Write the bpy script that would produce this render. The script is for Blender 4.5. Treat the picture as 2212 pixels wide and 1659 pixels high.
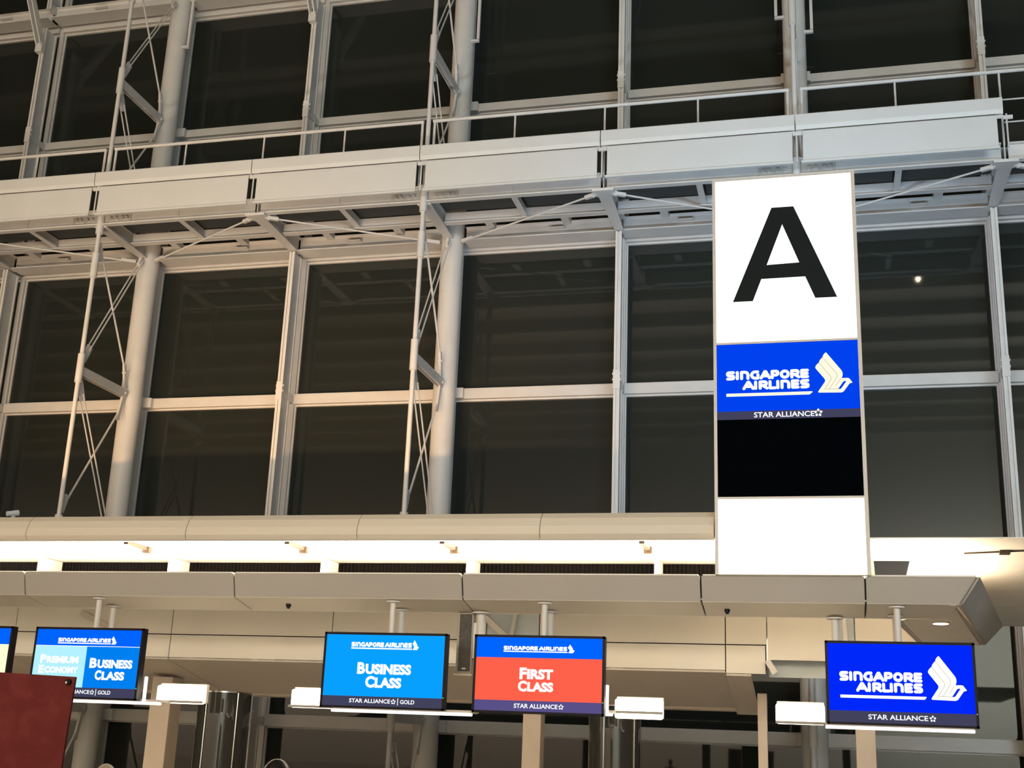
import bpy, bmesh, math, random
from mathutils import Vector, Matrix
random.seed(7)
S = bpy.context.scene
for o in list(bpy.data.objects): bpy.data.objects.remove(o)
C = S.collection
R = math.radians

# ---------------------------------------------------------------- camera
FPX, IW, IH, EYE = 2667.0, 2212.0, 1659.0, 1.7
_y, _p, _r = R(14.62), R(16.286), R(2.273)
FWD = Vector((-math.sin(_y)*math.cos(_p), math.cos(_y)*math.cos(_p), math.sin(_p)))
_rt = Vector((math.cos(_y), math.sin(_y), 0)); _up = _rt.cross(FWD)
RGT = math.cos(_r)*_rt + math.sin(_r)*_up
UPV = -math.sin(_r)*_rt + math.cos(_r)*_up
cam = bpy.data.cameras.new('camera'); cam.sensor_width = 36; cam.lens = FPX/IW*36
cam.clip_end = 300
co = bpy.data.objects.new('camera', cam); C.objects.link(co)
co.matrix_world = Matrix(((RGT.x, UPV.x, -FWD.x, 0), (RGT.y, UPV.y, -FWD.y, 0), (RGT.z, UPV.z, -FWD.z, EYE), (0, 0, 0, 1)))
S.camera = co
def at(px, py, D):                      # measured point on the plane y = D
    d = FWD + RGT*((px-IW/2)/FPX) - UPV*((py-IH/2)/FPX)
    t = D/d.y
    return Vector((d.x*t, D, EYE+d.z*t))

# ---------------------------------------------------------------- world, big lights, exposure
S.view_settings.view_transform = 'Standard'; S.view_settings.look = 'None'
S.view_settings.gamma = 1; S.view_settings.use_curve_mapping = False
S.view_settings.exposure = 0.0
w = bpy.data.worlds.new('night'); S.world = w; w.use_nodes = True
w.node_tree.nodes['Background'].inputs[0].default_value = (.45, .5, .6, 1)
w.node_tree.nodes['Background'].inputs[1].default_value = .004
def area(name, loc, rot, sx, sy, power, col, spread=180):
    l = bpy.data.lights.new(name, 'AREA'); l.shape = 'RECTANGLE'; l.size = sx; l.size_y = sy
    l.energy = power; l.color = col; l.spread = R(spread)
    o = bpy.data.objects.new(name, l); C.objects.link(o); o.location = loc; o.rotation_euler = rot
    return o
# added fill lights behind the camera, for the facade, canopy and mirrored hall
area('hall_fill_warm', (-17, -8, 7.4), (R(90+4), 0, R(-3)), 14, 3.4, 235, (1, .77, .55), 80)
area('hall_fill_cool', (14.5, -8, 7.6), (R(90+4), 0, R(22)), 8, 3.2, 430, (.48, .73, 1), 75)
area('hall_ceiling_fill', (-10, -16, 9), (R(180), 0, 0), 22, 10, 3300, (1, .84, .64))
area('hall_ceiling_fill_cool', (18, -24, 9), (R(180), 0, 0), 14, 16, 9000, (.80, .95, .95))
area('hall_low_fill', (-3, -6, 5.9), (R(78), 0, 0), 8, 1.0, 125, (1, .81, .60), 70)
area('hall_far_wall_fill', (-44, -37, 8), (R(-90), 0, 0), 84, 10, 21000, (1, .90, .76), 150)
area('hall_far_wall_fill_cool', (15, -37, 9), (R(-90), 0, 0), 28, 12, 21000, (.86, 1, .97), 150)

# ---------------------------------------------------------------- materials
def nodes(name):
    m = bpy.data.materials.new(name); m.use_nodes = True
    return m, m.node_tree.nodes, m.node_tree.links, m.node_tree.nodes['Principled BSDF']
def mat(name, col, rough=.5, metal=0, var=.06, scale=3, bump=0, spec=.5):
    m, n, l, b = nodes(name)
    tc = n.new('ShaderNodeTexCoord'); nz = n.new('ShaderNodeTexNoise'); nz.inputs['Scale'].default_value = scale
    nz.inputs['Detail'].default_value = 4
    l.new(tc.outputs['Object'], nz.inputs['Vector'])
    rp = n.new('ShaderNodeValToRGB')
    rp.color_ramp.elements[0].position = .3; rp.color_ramp.elements[1].position = .7
    rp.color_ramp.elements[0].color = (*[c*(1-var) for c in col], 1)
    rp.color_ramp.elements[1].color = (*[min(1, c*(1+var)) for c in col], 1)
    l.new(nz.outputs['Fac'], rp.inputs['Fac']); l.new(rp.outputs['Color'], b.inputs['Base Color'])
    b.inputs['Roughness'].default_value = rough; b.inputs['Metallic'].default_value = metal
    b.inputs['Specular IOR Level'].default_value = spec
    if bump:
        bp = n.new('ShaderNodeBump'); bp.inputs['Strength'].default_value = bump; bp.inputs['Distance'].default_value = .01
        l.new(nz.outputs['Fac'], bp.inputs['Height']); l.new(bp.outputs['Normal'], b.inputs['Normal'])
    return m
def emis(name, col, st):
    m, n, l, b = nodes(name)
    b.inputs['Base Color'].default_value = (0, 0, 0, 1); b.inputs['Roughness'].default_value = .4
    b.inputs['Specular IOR Level'].default_value = 0
    b.inputs['Emission Color'].default_value = (*col, 1); b.inputs['Emission Strength'].default_value = st
    return m
def lin(r, g, b):
    f = lambda c: (c/255/12.92) if c <= 10 else ((c/255+.055)/1.055)**2.4
    return (f(r), f(g), f(b))
M = {}
M['steel'] = mat('white_painted_steel', (.74, .70, .65), .45, var=.05, scale=2.2)
M['steel2'] = mat('white_enamel_panel', (.76, .74, .70), .4, var=.025, scale=1.2)
M['alu'] = mat('pale_aluminium_frame', (.66, .62, .57), .4, var=.05, scale=2)
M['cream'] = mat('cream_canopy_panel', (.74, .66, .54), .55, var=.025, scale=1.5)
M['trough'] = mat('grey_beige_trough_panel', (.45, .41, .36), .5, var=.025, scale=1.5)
M['soffit'] = mat('cream_soffit_panel', (.80, .73, .62), .55, var=.025, scale=1.5)
M['roofw'] = mat('white_cove_board', (.85, .80, .72), .6, var=.02)
M['bulk'] = mat('cream_bulkhead_panel', (.80, .745, .64), .55, var=.03, scale=1.2)
M['brown'] = mat('taupe_sloping_panel', (.58, .51, .43), .5, var=.03, scale=1.2)
M['bluew'] = mat('pale_blue_panel', (.62, .68, .70), .4, var=.03)
M['beige'] = mat('beige_column_paint', (.44, .365, .285), .5, var=.04)
M['dimbracket'] = mat('shade_darkened_bracket', (.030, .017, .008), .5, var=.05)  # shade on the cove brackets put into a very dark base colour
M['dark'] = mat('dark_gap', (.02, .017, .014), .7, var=.2)
M['black'] = mat('black_plastic', (.010, .008, .012), .4, var=.1, spec=.12)
M['greygrille'] = mat('grey_speaker_grille', (.085, .075, .06), .7, var=.25, scale=60)
M['greyplastic'] = mat('grey_speaker_case', (.38, .34, .28), .5)
M['openingdark'] = mat('dark_opening_panel', (.013, .015, .019), .6, spec=.1)
M['floor'] = mat('polished_stone_floor', (.52, .49, .45), .25, var=.1, scale=1.5)
M['ceil'] = mat('hall_ceiling_board', (.34, .29, .24), .7, var=.1)
M['bolt'] = mat('bolt_steel', (.7, .66, .6), .35, metal=.3)
M['skin'] = mat('skin', (.55, .36, .25), .5)
M['hair'] = mat('black_hair', (.012, .010, .009), .35, var=.5, scale=60)
M['hairg'] = mat('grey_brown_hair', (.38, .30, .22), .45, var=.3, scale=60)
M['cloth'] = mat('navy_cloth', (.03, .035, .06), .8)
M['cloth2'] = mat('olive_cloth', (.10, .09, .06), .8)
M['chrome'] = mat('chrome_trim', (.55, .52, .48), .18, metal=1, var=.03)
# dark night glass
m, n, l, b = nodes('night_window_glass')
b.inputs['Base Color'].default_value = (.021, .024, .020, 1); b.inputs['Roughness'].default_value = .025
b.inputs['IOR'].default_value = 1.5
M['glass'] = m
m, n, l, b = nodes('curved_display_glass')
b.inputs['Base Color'].default_value = (.02, .02, .017, 1); b.inputs['Roughness'].default_value = .03
b.inputs['IOR'].default_value = 1.5
M['cglass'] = m
# ribbed dark grating
def ribbed(name, c0, c1, scale, axis):
    m, n, l, b = nodes(name)
    tc = n.new('ShaderNodeTexCoord'); wv = n.new('ShaderNodeTexWave'); wv.bands_direction = axis
    wv.inputs['Scale'].default_value = scale; l.new(tc.outputs['Object'], wv.inputs['Vector'])
    rp = n.new('ShaderNodeValToRGB'); rp.color_ramp.elements[0].color = (*c0, 1); rp.color_ramp.elements[1].color = (*c1, 1)
    l.new(wv.outputs['Fac'], rp.inputs['Fac']); l.new(rp.outputs['Color'], b.inputs['Base Color'])
    bp = n.new('ShaderNodeBump'); bp.inputs['Strength'].default_value = .6; bp.inputs['Distance'].default_value = .02
    l.new(wv.outputs['Fac'], bp.inputs['Height']); l.new(bp.outputs['Normal'], b.inputs['Normal'])
    b.inputs['Roughness'].default_value = .6
    return m
M['grating'] = ribbed('walkway_grating', (.028, .031, .030), (.065, .07, .068), 9, 'Y')
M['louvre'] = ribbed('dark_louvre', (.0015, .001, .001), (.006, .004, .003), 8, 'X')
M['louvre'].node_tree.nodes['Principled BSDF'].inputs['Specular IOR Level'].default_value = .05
# red banner with faint floral damask
m, n, l, b = nodes('red_damask_board')
tc = n.new('ShaderNodeTexCoord'); nz = n.new('ShaderNodeTexNoise'); nz.inputs['Scale'].default_value = 7; nz.inputs['Distortion'].default_value = 2.5
nz.inputs['Detail'].default_value = 3
l.new(tc.outputs['Object'], nz.inputs['Vector'])
rp = n.new('ShaderNodeValToRGB'); rp.color_ramp.elements[0].position = .42; rp.color_ramp.elements[1].position = .66
rp.color_ramp.elements[0].color = (.112, .0135, .0125, 1); rp.color_ramp.elements[1].color = (.145, .023, .021, 1)
l.new(nz.outputs['Fac'], rp.inputs['Fac']); l.new(rp.outputs['Color'], b.inputs['Base Color']); b.inputs['Roughness'].default_value = .8; b.inputs['Specular IOR Level'].default_value = .25
M['red'] = m
M['e_white'] = emis('backlit_white', (1, .985, .96), 1.6)
M['e_warm'] = emis('warm_lamp_diffuser', (1, .88, .70), 8)
M['e_strip'] = emis('pinkish_edge_glow', (1, .88, .80), 2.2)
M['e_text'] = emis('screen_white', (.95, .98, 1), 1.15)
M['e_textc'] = emis('sign_cream', (1, .97, .78), 1.0)
M['e_line'] = emis('logo_line_shade', lin(205, 200, 165), 1)
M['e_blue'] = emis('sign_blue', lin(0, 66, 238), 1)
M['e_blue5'] = emis('screen_royal_blue', lin(0, 40, 250), 1)
M['e_blueh'] = emis('screen_header_blue', lin(0, 100, 255), 1)
M['e_cyan'] = emis('screen_azure', lin(8, 160, 255), 1)
M['e_pale'] = emis('screen_pale_cyan', lin(180, 242, 255), 1)
M['e_dblue'] = emis('screen_mid_blue', lin(0, 128, 240), 1)
M['e_red'] = emis('screen_coral_red', lin(255, 98, 74), 1)
M['e_ivory'] = emis('screen_ivory', lin(255, 246, 205), 1.1)
M['e_bar'] = emis('screen_slate_bar', lin(66, 66, 92), 1)
M['e_barp'] = emis('screen_violet_bar', lin(88, 80, 135), 1)
M['e_black'] = emis('screen_off_black', lin(3, 5, 7), 1)
M['e_led'] = emis('green_led', (.5, 1, .2), 1.5)
M['ink'] = mat('black_vinyl', (.010, .0145, .0155), .6, var=.05, spec=.1)

# ---------------------------------------------------------------- mesh helpers
class MB:
    def __init__(s): s.v = []; s.f = []; s.sm = False
    def box(s, x0, x1, y0, y1, z0, z1):
        k = len(s.v)
        s.v += [(x0,y0,z0),(x1,y0,z0),(x1,y1,z0),(x0,y1,z0),(x0,y0,z1),(x1,y0,z1),(x1,y1,z1),(x0,y1,z1)]
        s.f += [tuple(k+i for i in q) for q in ((3,2,1,0),(4,5,6,7),(0,1,5,4),(1,2,6,5),(2,3,7,6),(3,0,4,7))]
        return s
    def hexa(s, lo, hi):                # two quads -> solid
        k = len(s.v); s.v += [tuple(p) for p in lo]+[tuple(p) for p in hi]
        s.f += [tuple(k+i for i in q) for q in ((3,2,1,0),(4,5,6,7),(0,1,5,4),(1,2,6,5),(2,3,7,6),(3,0,4,7))]
        return s
    def cyl(s, a, b, r, r2=None, n=12):
        a = Vector(a); b = Vector(b); d = (b-a).normalized(); r2 = r if r2 is None else r2
        u = d.orthogonal().normalized(); t = d.cross(u); k = len(s.v)
        for p, q in ((a, r), (b, r2)):
            for i in range(n):
                an = 2*math.pi*i/n; s.v.append(tuple(p+u*math.cos(an)*q+t*math.sin(an)*q))
        for i in range(n):
            j = (i+1) % n; s.f.append((k+i, k+j, k+n+j, k+n+i))
        s.f.append(tuple(k+n-1-i for i in range(n))); s.f.append(tuple(k+n+i for i in range(n)))
        s.sm = True
        return s
    def bar(s, a, b, w, h):             # rectangular bar between two points, w across x-ish, h other way
        a = Vector(a); b = Vector(b); d = (b-a).normalized()
        u = Vector((0,0,1)).cross(d) if abs(d.z) < .95 else Vector((1,0,0))
        u.normalize(); t = d.cross(u)
        q = lambda p: [p-u*w/2-t*h/2, p+u*w/2-t*h/2, p+u*w/2+t*h/2, p-u*w/2+t*h/2]
        return s.hexa(q(a), q(b))
    def prof(s, pts, x0, x1):           # closed (y,z) outline swept along x
        k = len(s.v); n = len(pts)
        for x in (x0, x1):
            for (y, z) in pts: s.v.append((x, y, z))
        for i in range(n):
            j = (i+1) % n; s.f.append((k+i, k+j, k+n+j, k+n+i))
        s.f.append(tuple(k+n-1-i for i in range(n))); s.f.append(tuple(k+n+i for i in range(n)))
        return s
    def poly(s, pts, y0, y1):           # (x,z) outline extruded along y
        k = len(s.v); n = len(pts)
        for y in (y0, y1):
            for (x, z) in pts: s.v.append((x, y, z))
        for i in range(n):
            j = (i+1) % n; s.f.append((k+i, k+j, k+n+j, k+n+i))
        s.f.append(tuple(k+n-1-i for i in range(n))); s.f.append(tuple(k+n+i for i in range(n)))
        return s
    def mesh(s, name, m):
        me = bpy.data.meshes.new(name); me.from_pydata(s.v, [], s.f)
        bm = bmesh.new(); bm.from_mesh(me); bmesh.ops.recalc_face_normals(bm, faces=bm.faces); bm.to_mesh(me); bm.free()
        me.materials.append(M[m])
        if s.sm:
            for p in me.polygons: p.use_smooth = len(p.vertices) == 4
            try: me.set_sharp_from_angle(angle=R(40))
            except Exception: pass
        return me
    def build(s, name, m, parent=None, bevel=0):
        o = bpy.data.objects.new(name, s.mesh(name, m)); C.objects.link(o)
        if parent: o.parent = parent; o.matrix_parent_inverse = Matrix.Translation(-parent.location)
        if bevel:
            b = o.modifiers.new('bevel', 'BEVEL'); b.width = bevel; b.segments = 2; b.limit_method = 'ANGLE'
        return o
def share(name, me, parent, loc=(0,0,0)):
    o = bpy.data.objects.new(name, me); C.objects.link(o); o.location = loc
    if parent: o.parent = parent; o.matrix_parent_inverse = Matrix.Translation(-parent.location)
    return o
def tag(o, label, cat, group=None, kind=None):
    if label: o['label'] = label
    if cat: o['category'] = cat
    if group: o['group'] = group
    if kind: o['kind'] = kind
    return o
def thing(name, label, cat, loc=(0,0,0), group=None, kind=None):
    o = bpy.data.objects.new(name, None); C.objects.link(o); o.location = loc; o.empty_display_size = .2
    return tag(o, label, cat, group, kind)

# ================================================================ SETTING
fl = MB().box(-90, 45, -46, 30, -.1, 0).build('floor', 'floor'); tag(fl, 'polished stone floor of the departure hall', None, kind='structure')
ce = MB().box(-90, 45, -46, 26, 25, 25.2).build('ceiling', 'ceil'); tag(ce, 'beamed hall ceiling mirrored in the dark glass', None, kind='structure')
bm_ = MB().box(-90, 45, -.25, .25, 24.2, 25).mesh('ceiling_beam', 'ceil')
for i in range(16): share('ceiling_beam', bm_, ce, (0, -42+i*4.2, 0))

wb = MB().box(-90, 45, -45.3, -45, 0, 25).build('wall_back', 'ceil'); tag(wb, 'far hall wall mirrored in the dark glass', None, kind='structure')
BAY = 3.62
XK = [round(-25.64+BAY*i, 3) for i in range(11)]        # -25.64 ... 10.56 ; odd index = column line
COLX = [x for i, x in enumerate(XK) if i % 2 == 1]       # -22.02 -14.78 -7.54 -0.30 6.94
MULX = [x for i, x in enumerate(XK) if i % 2 == 0]
ROWS = [(.25, 1.88), (2.10, 5.18), (5.42, 8.60), (8.85, 11.93), (12.18, 15.30), (15.52, 18.60), (18.86, 22.0)]
TRANS = [(0, .25), (1.88, 2.08), (5.2, 5.42), (8.61, 8.83), (11.93, 12.16), (15.31, 15.50), (18.6, 18.84), (22, 22.25)]
pane_me = {}
WL = ['dark glazed bay beyond the left edge', 'sliver of dark glazing at the left edge', 'dark glazed bay just left of the leftmost round column', 'dark glazed bay just right of the leftmost round column',
      'dark glazed bay just left of the middle round column', 'dark glazed bay just right of the middle round column', 'dark glazed bay behind the left side of the letter sign',
      'dark glazed bay right of the letter sign, reflecting a small lamp', 'sliver of dark glazing at the right edge', 'dark glazed bay beyond the right edge']
for i in range(10):
    x0, x1 = XK[i], XK[i+1]
    wn = thing('window_%d' % (i+1), None, None, (round((x0+x1)/2, 3), 24, 0), kind='structure')
    wn['label'] = WL[i]
    for j, (z0, z1) in enumerate(ROWS):
        if j not in pane_me: pane_me[j] = MB().box(-BAY/2+.05, BAY/2-.05, 23.99, 24.02, z0, z1).mesh('pane', 'glass')
        share('pane', pane_me[j], wn, ((x0+x1)/2, 0, 0))
    for j, (z0, z1) in enumerate(TRANS):
        k = 't%d' % j
        if k not in pane_me:
            mbx = MB().box(-BAY/2+.06, BAY/2-.06, 23.83, 24.03, z0, z1)
            mbx.box(-BAY/2+.05, BAY/2-.05, 23.93, 24.03, z1, z1+.035).box(-BAY/2+.05, BAY/2-.05, 23.93, 24.03, z0-.035, z0)
            pane_me[k] = mbx.mesh('transom', 'alu')
        share('transom', pane_me[k], wn, ((x0+x1)/2, 0, 0))
    for xx, sg in ((x0, 1), (x1, -1)):
        a, b2 = sorted((xx, xx+sg*.055)); jf = MB().box(a, b2, 23.88, 24.03, 0, 22.2); a, b2 = sorted((xx+sg*.05, xx+sg*.085)); jf.box(a, b2, 23.95, 24.03, .2, 22.2)
        jf.build('jamb_frame', 'alu', wn)
    if i % 2 == 0:   # deep mullion fin on the even lines
        for (z0, z1) in ((0, 11.92), (12.5, 18.35), (18.9, 22)):
            fb = MB().box(x0-.022, x0+.022, 23.26, 23.64, z0, z1)
            fb.box(x0-.062, x0-.018, 23.22, 23.26, z0, z1).box(x0+.018, x0+.062, 23.22, 23.26, z0, z1)
            fb.box(x0-.05, x0+.05, 23.62, 23.66, z0, z1)
            fb.build('mullion_fin', 'steel', wn)
        for zc in (2.0, 8.72, 15.40):
            MB().box(x0-.07, x0+.07, 23.20, 23.28, zc-.18, zc+.22).box(x0-.045, x0+.045, 23.28, 23.95, zc-.10, zc+.06)\
                .cyl((x0-.09, 23.24, zc+.14), (x0+.09, 23.24, zc+.14), .022, n=8).cyl((x0-.09, 23.24, zc+.02), (x0+.09, 23.24, zc+.02), .022, n=8)\
                .build('fin_bracket', 'steel', wn)
        # inclined arm near the top of each fin, carrying the upper gallery
        ar = MB()
        for s_ in (-1, 1): ar.bar((x0+s_*.06, 23.18, 17.75), (x0+s_*.06, 22.0, 19.6), .03, .17)
        ar.box(x0-.09, x0+.09, 23.08, 23.22, 17.62, 17.86); ar.build('upper_arm', 'steel', wn)

# facade ring beams (one at the walkway, one at the top)
for nm, z in (('trim_1', 11.97), ('trim_2', 18.70)):
    bt = thing(nm, None, None, (-7.54, 23.5, z), kind='structure')
    bt['label'] = 'white steel beam across the glazing, %s' % ('behind the walkway' if nm == 'trim_1' else 'near the top edge')
    for i in range(10):
        x0, x1 = XK[i]+.05, XK[i+1]-.05
        if XK[i] in COLX: x0 += .22
        if XK[i+1] in COLX: x1 -= .22
        MB().box(x0, x1, 23.49, 23.51, z+.02, z+.35).box(x0, x1, 23.30, 23.72, z, z+.022).box(x0, x1, 23.42, 23.60, z+.34, z+.352)\
            .build('beam_segment', 'steel', bt)
        xm = (x0+x1)/2 + (.35 if i % 2 else -.35)
        MB().box(xm-.16, xm+.16, 23.36, 23.49, z+.18, z+.21).box(xm-.12, xm+.12, 23.44, 23.49, z+.21, z+.27).build('lug', 'steel', bt, .006)

# ================================================================ COLUMNS AND TRUSSES
cl = {-22.02: 'outermost white steel column, outside the left edge', -14.78: 'round white steel column in front of the glazing at far left',
      -7.54: 'round white steel column in front of the glazing in the middle', -.30: 'round white steel column rising behind the tall letter sign',
      6.94: 'outermost white steel column, beyond the right edge'}
col_me = MB().cyl((0, 23.4, 0), (0, 23.4, 10.78), .235, n=32).cyl((0, 23.4, 10.79), (0, 23.4, 22.2), .235, n=32).cyl((0, 23.4, 10.77), (0, 23.4, 10.80), .231, n=32).mesh('shaft', 'steel')
tie_me = MB().box(-.08, .08, 23.6, 23.9, 0, 22.2).mesh('back_rib', 'alu')
br = MB()
for zc in (2.0, 8.72, 15.4): br.box(-.30, .30, 23.72, 23.86, zc-.12, zc+.10)
br_me = br.mesh('transom_clip', 'steel')
def hanger(zr, zl):
    hk = MB()
    for s_, zb in ((1, zr), (-1, zl)):
        if zb: hk.box(s_*.36-.03, s_*.36+.03, 23.28, 23.34, zb+.05, 19.2).box(min(s_*.20, s_*.39), max(s_*.20, s_*.39), 23.28, 23.34, zb, zb+.06).box(min(s_*.20, s_*.39), max(s_*.20, s_*.39), 23.28, 23.34, 19.14, 19.2)
    return hk.mesh('hanger_bracket', 'steel')
HANG = {-22.02: (17.4, None), -14.78: (17.4, None), -7.54: (16.75, None), -.30: (16.15, 16.55), 6.94: (16.15, 16.55)}
NODES = (2.15, 8.8, 15.45)
MY, CY = 21.38, 23.11
def rod(mb, a, b, r, n=8): mb.cyl(a, b, r, n=n)
truss = {}
def trussmesh():
    t = {}
    mb = MB().cyl((0, MY, 0), (0, MY, 22), .047, n=16)
    t['mast'] = mb.mesh('mast', 'steel')
    for i, z in enumerate(NODES):
        t['sleeve%d' % i] = MB().cyl((0, MY, z-.30), (0, MY, z+.31), .075, n=16).mesh('sleeve', 'steel')
        st = MB().bar((0, MY+.05, z-.05), (0, 23.16, z-.05), .05, .13)
        st.bar((.045, MY+.05, z-.05), (.045, CY, z-.05), .02, .19).bar((-.045, MY+.05, z-.05), (-.045, CY, z-.05), .02, .19)
        st.cyl((-.09, CY-.05, z-.05), (.09, CY-.05, z-.05), .03, n=8)
        t['strut%d' % i] = st.mesh('strut', 'steel')
        up = MB(); dn = MB()
        for s_ in (-.05, .05):
            rod(up, (s_, MY+.16, z+.42), (s_, CY-.02, z+3.05), .016); rod(dn, (s_, MY+.16, z-.50), (s_, CY-.02, z-3.05), .016)
        up.bar((0, MY+.05, z+.18), (0, MY+.24, z+.55), .05, .15); up.bar((0, CY-.10, z+2.93), (0, CY-.01, z+3.12), .06, .10)
        dn.bar((0, MY+.05, z-.24), (0, MY+.24, z-.62), .05, .15); dn.bar((0, CY-.10, z-2.93), (0, CY-.01, z-3.12), .06, .10)
        t['up%d' % i] = up.mesh('twin_rod', 'steel'); t['dn%d' % i] = dn.mesh('twin_rod', 'steel')
        u1 = MB(); rod(u1, (0, CY-.10, z+.45), (0, MY+.10, z+2.75), .022); u1.bar((0, CY-.02, z+.10), (0, CY-.14, z+.58), .05, .09)
        u1.bar((0, MY+.07, z+2.83), (0, MY+.20, z+2.45), .05, .09).cyl((-.05, CY-.10, z+.40), (.05, CY-.10, z+.40), .025, n=8)
        d1 = MB(); rod(d1, (0, CY-.10, z-.45), (0, MY+.10, z-2.85), .022); d1.bar((0, CY-.02, z-.10), (0, CY-.16, z-.68), .05, .09)
        d1.bar((0, MY+.05, z-2.98), (0, MY+.17, z-2.62), .05, .11)
        t['u1%d' % i] = u1.mesh('single_rod', 'steel'); t['d1%d' % i] = d1.mesh('single_rod', 'steel')
    for i, z in enumerate((5.45, 12.05, 18.7)):
        t['c%d' % i] = MB().cyl((0, MY, z-.26), (0, MY, z+.30), .078, n=16).mesh('sleeve', 'steel')
        t['l%d' % i] = MB().cyl((0, MY, z-1.25), (0, MY, z-.70), .076, n=16).mesh('turnbuckle', 'steel')
    return t
truss = trussmesh()
tl = {-22.02: 'mast and rod truss outside the left edge', -14.78: 'slender white mast with crossed tie rods, leftmost of the visible trusses',
      -7.54: 'slender white mast with crossed tie rods left of the letter sign', -.30: 'slender white mast seen end on above the letter sign',
      6.94: 'mast and rod truss beyond the right edge'}
for x in COLX[1:-1]:
    o = thing('steel_column', cl[x], 'column', (x, 23.4, 0), 'glazing columns')
    for nm, me in (('shaft', col_me), ('back_rib', tie_me), ('transom_clip', br_me), ('hanger_bracket', hanger(*HANG[x]))): share(nm, me, o, (x, 0, 0))
    o = thing('bracing_truss', tl[x], 'truss', (x, MY, 0), 'glazing trusses')
    for k, me in truss.items(): share(me.name.split('.')[0], me, o, (x, 0, 0))

# ================================================================ WALKWAY
cw = thing('maintenance_walkway', 'white steel walkway with panelled front running across the glazing', 'walkway', (-7.5, 22, 12))
FX = [x for x in XK if -25 < x < 3.4]
for i in range(len(FX)-1):
    a, b2 = FX[i], FX[i+1]
    last = i == len(FX)-2
    b3 = b2-.03 if last else b2
    MB().prof([(20.96, 12.80), (20.955, 13.02), (20.97, 13.035), (21.22, 13.035), (21.22, 12.98), (21.0, 12.98), (21.0, 12.86), (21.03, 12.74), (20.985, 12.72)], a+.010, b3-.010).build('cap_panel', 'steel2', cw)
    MB().box(a+.13, b2-.06-(.09 if last else 0), 20.99, 21.01, 12.085, 12.695).build('front_panel', 'steel2', cw)
    MB().box(a+.01, b3-.01, 21.045, 21.06, 12.66, 12.80).build('reveal_strip', 'steel', cw)
    MB().box(a+.10, b2-.05-(.09 if last else 0), 20.965, 21.02, 12.045, 12.088).build('bottom_trim', 'steel2', cw)
    MB().box(b2-.045, b2+.12, 21.02, 21.05, 12.63, 12.70).cyl((b2+.02, 21.06, 12.1), (b2+.02, 21.06, 12.75), .016, n=8).build('panel_hanger', 'steel', cw)
for i in range(10):
    a, b2 = XK[i], XK[i+1]
    seg = MB().box(a+.06, b2-.06, 21.42, 21.44, 12.02, 12.32).box(a+.06, b2-.06, 21.34, 21.47, 11.995, 12.02).box(a+.06, b2-.06, 21.34, 21.47, 12.31, 12.335)
    seg.build('front_beam', 'steel', cw)
    bo = MB()
    for e, s_ in ((a, 1), (b2, -1)):
        if e in COLX:
            for q in (.22, .34, .50, .60): bo.cyl((e+s_*q, 21.36, 12.13), (e+s_*q, 21.42, 12.13), .040, n=8)
            bo.box(*sorted((e+s_*.08, e+s_*.70)), 21.405, 21.42, 12.06, 12.26)
    if bo.v: bo.build('bolt_plate', 'bolt', cw)
    MB().box(a+.1, b2-.1, 22.49, 22.51, 12.02, 12.24).box(a+.1, b2-.1, 22.42, 22.58, 12.0, 12.02).build('rear_beam', 'steel', cw)
    mid = (a+b2)/2
    MB().box(mid-.008, mid+.008, 21.44, 22.5, 12.05, 12.26).box(mid-.06, mid+.06, 21.5, 22.46, 12.035, 12.055).box(mid-.012, mid+.012, 21.395, 21.42, 12.02, 12.31)\
        .build('floor_joist', 'steel', cw)
    for g0_, g1_ in ((a+.12, mid-.07), (mid+.07, b2-.12)): MB().box(g0_, g1_, 21.56, 22.44, 12.25, 12.29).build('floor_grating', 'grating', cw)
    for g0_ in (mid-.9, mid+.7): MB().box(g0_, g0_+.16, 22.55, 23.0, 12.04, 12.16).build('spacer_block', 'steel', cw)
    # plan tie rods from the mullion-line bracket back to the column
    colx, mulx = (a, b2) if a in COLX else (b2, a)
    sg = 1 if mulx > colx else -1
    p0 = Vector((mulx-sg*.20, 21.50, 11.95)); p1 = Vector((colx+sg*.34, 23.22, 11.93))
    d = (p1-p0).normalized()
    MB().cyl(p0+d*.15, p1-d*.15, .019, n=8).build('tie_rod', 'steel', cw)
    MB().bar(p0-d*.05, p0+d*.22, .07, .07).cyl(p0+d*.02+Vector((0,0,-.05)), p0+d*.02+Vector((0,0,.05)), .03, n=8).build('clevis', 'steel', cw)
    MB().bar(p1-d*.22, p1+d*.10, .07, .07).build('clevis', 'steel', cw)
for x in XK:
    is_c = x in COLX
    y1 = 23.2 if is_c else 23.48
    h = MB().hexa([(x-.14, 21.40, 11.955), (x+.14, 21.40, 11.955), (x+.085, y1, 11.955), (x-.085, y1, 11.955)],
                  [(x-.14, 21.40, 11.98), (x+.14, 21.40, 11.98), (x+.085, y1, 11.98), (x-.085, y1, 11.98)])
    h.box(x-.012, x+.012, 21.40, y1, 11.98, 12.3).box(x-.10, x+.10, 21.5, y1, 12.29, 12.31)
    if not is_c: h.box(x-.21, x+.21, 21.30, 21.47, 11.935, 11.99).box(x-.16, x+.16, 21.47, 21.6, 11.94, 11.985)
    h.build('cantilever_beam', 'steel', cw)
for i in range(len(COLX)-1):
    a, b2 = COLX[i]+.10, COLX[i+1]-.10
    MB().cyl((a, MY, 13.775), (b2, MY, 13.775), .037, n=12).build('handrail', 'steel', cw)
    ps = [a+.03, b2-.03]+[COLX[i]+q for q in (1.81, 3.62, 5.43)]
    for px in ps: MB().cyl((px, MY+.01, 12.3), (px, MY+.01, 13.75), .020 if px in ps[2:] else .028, n=8).build('rail_post', 'steel', cw)
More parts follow.
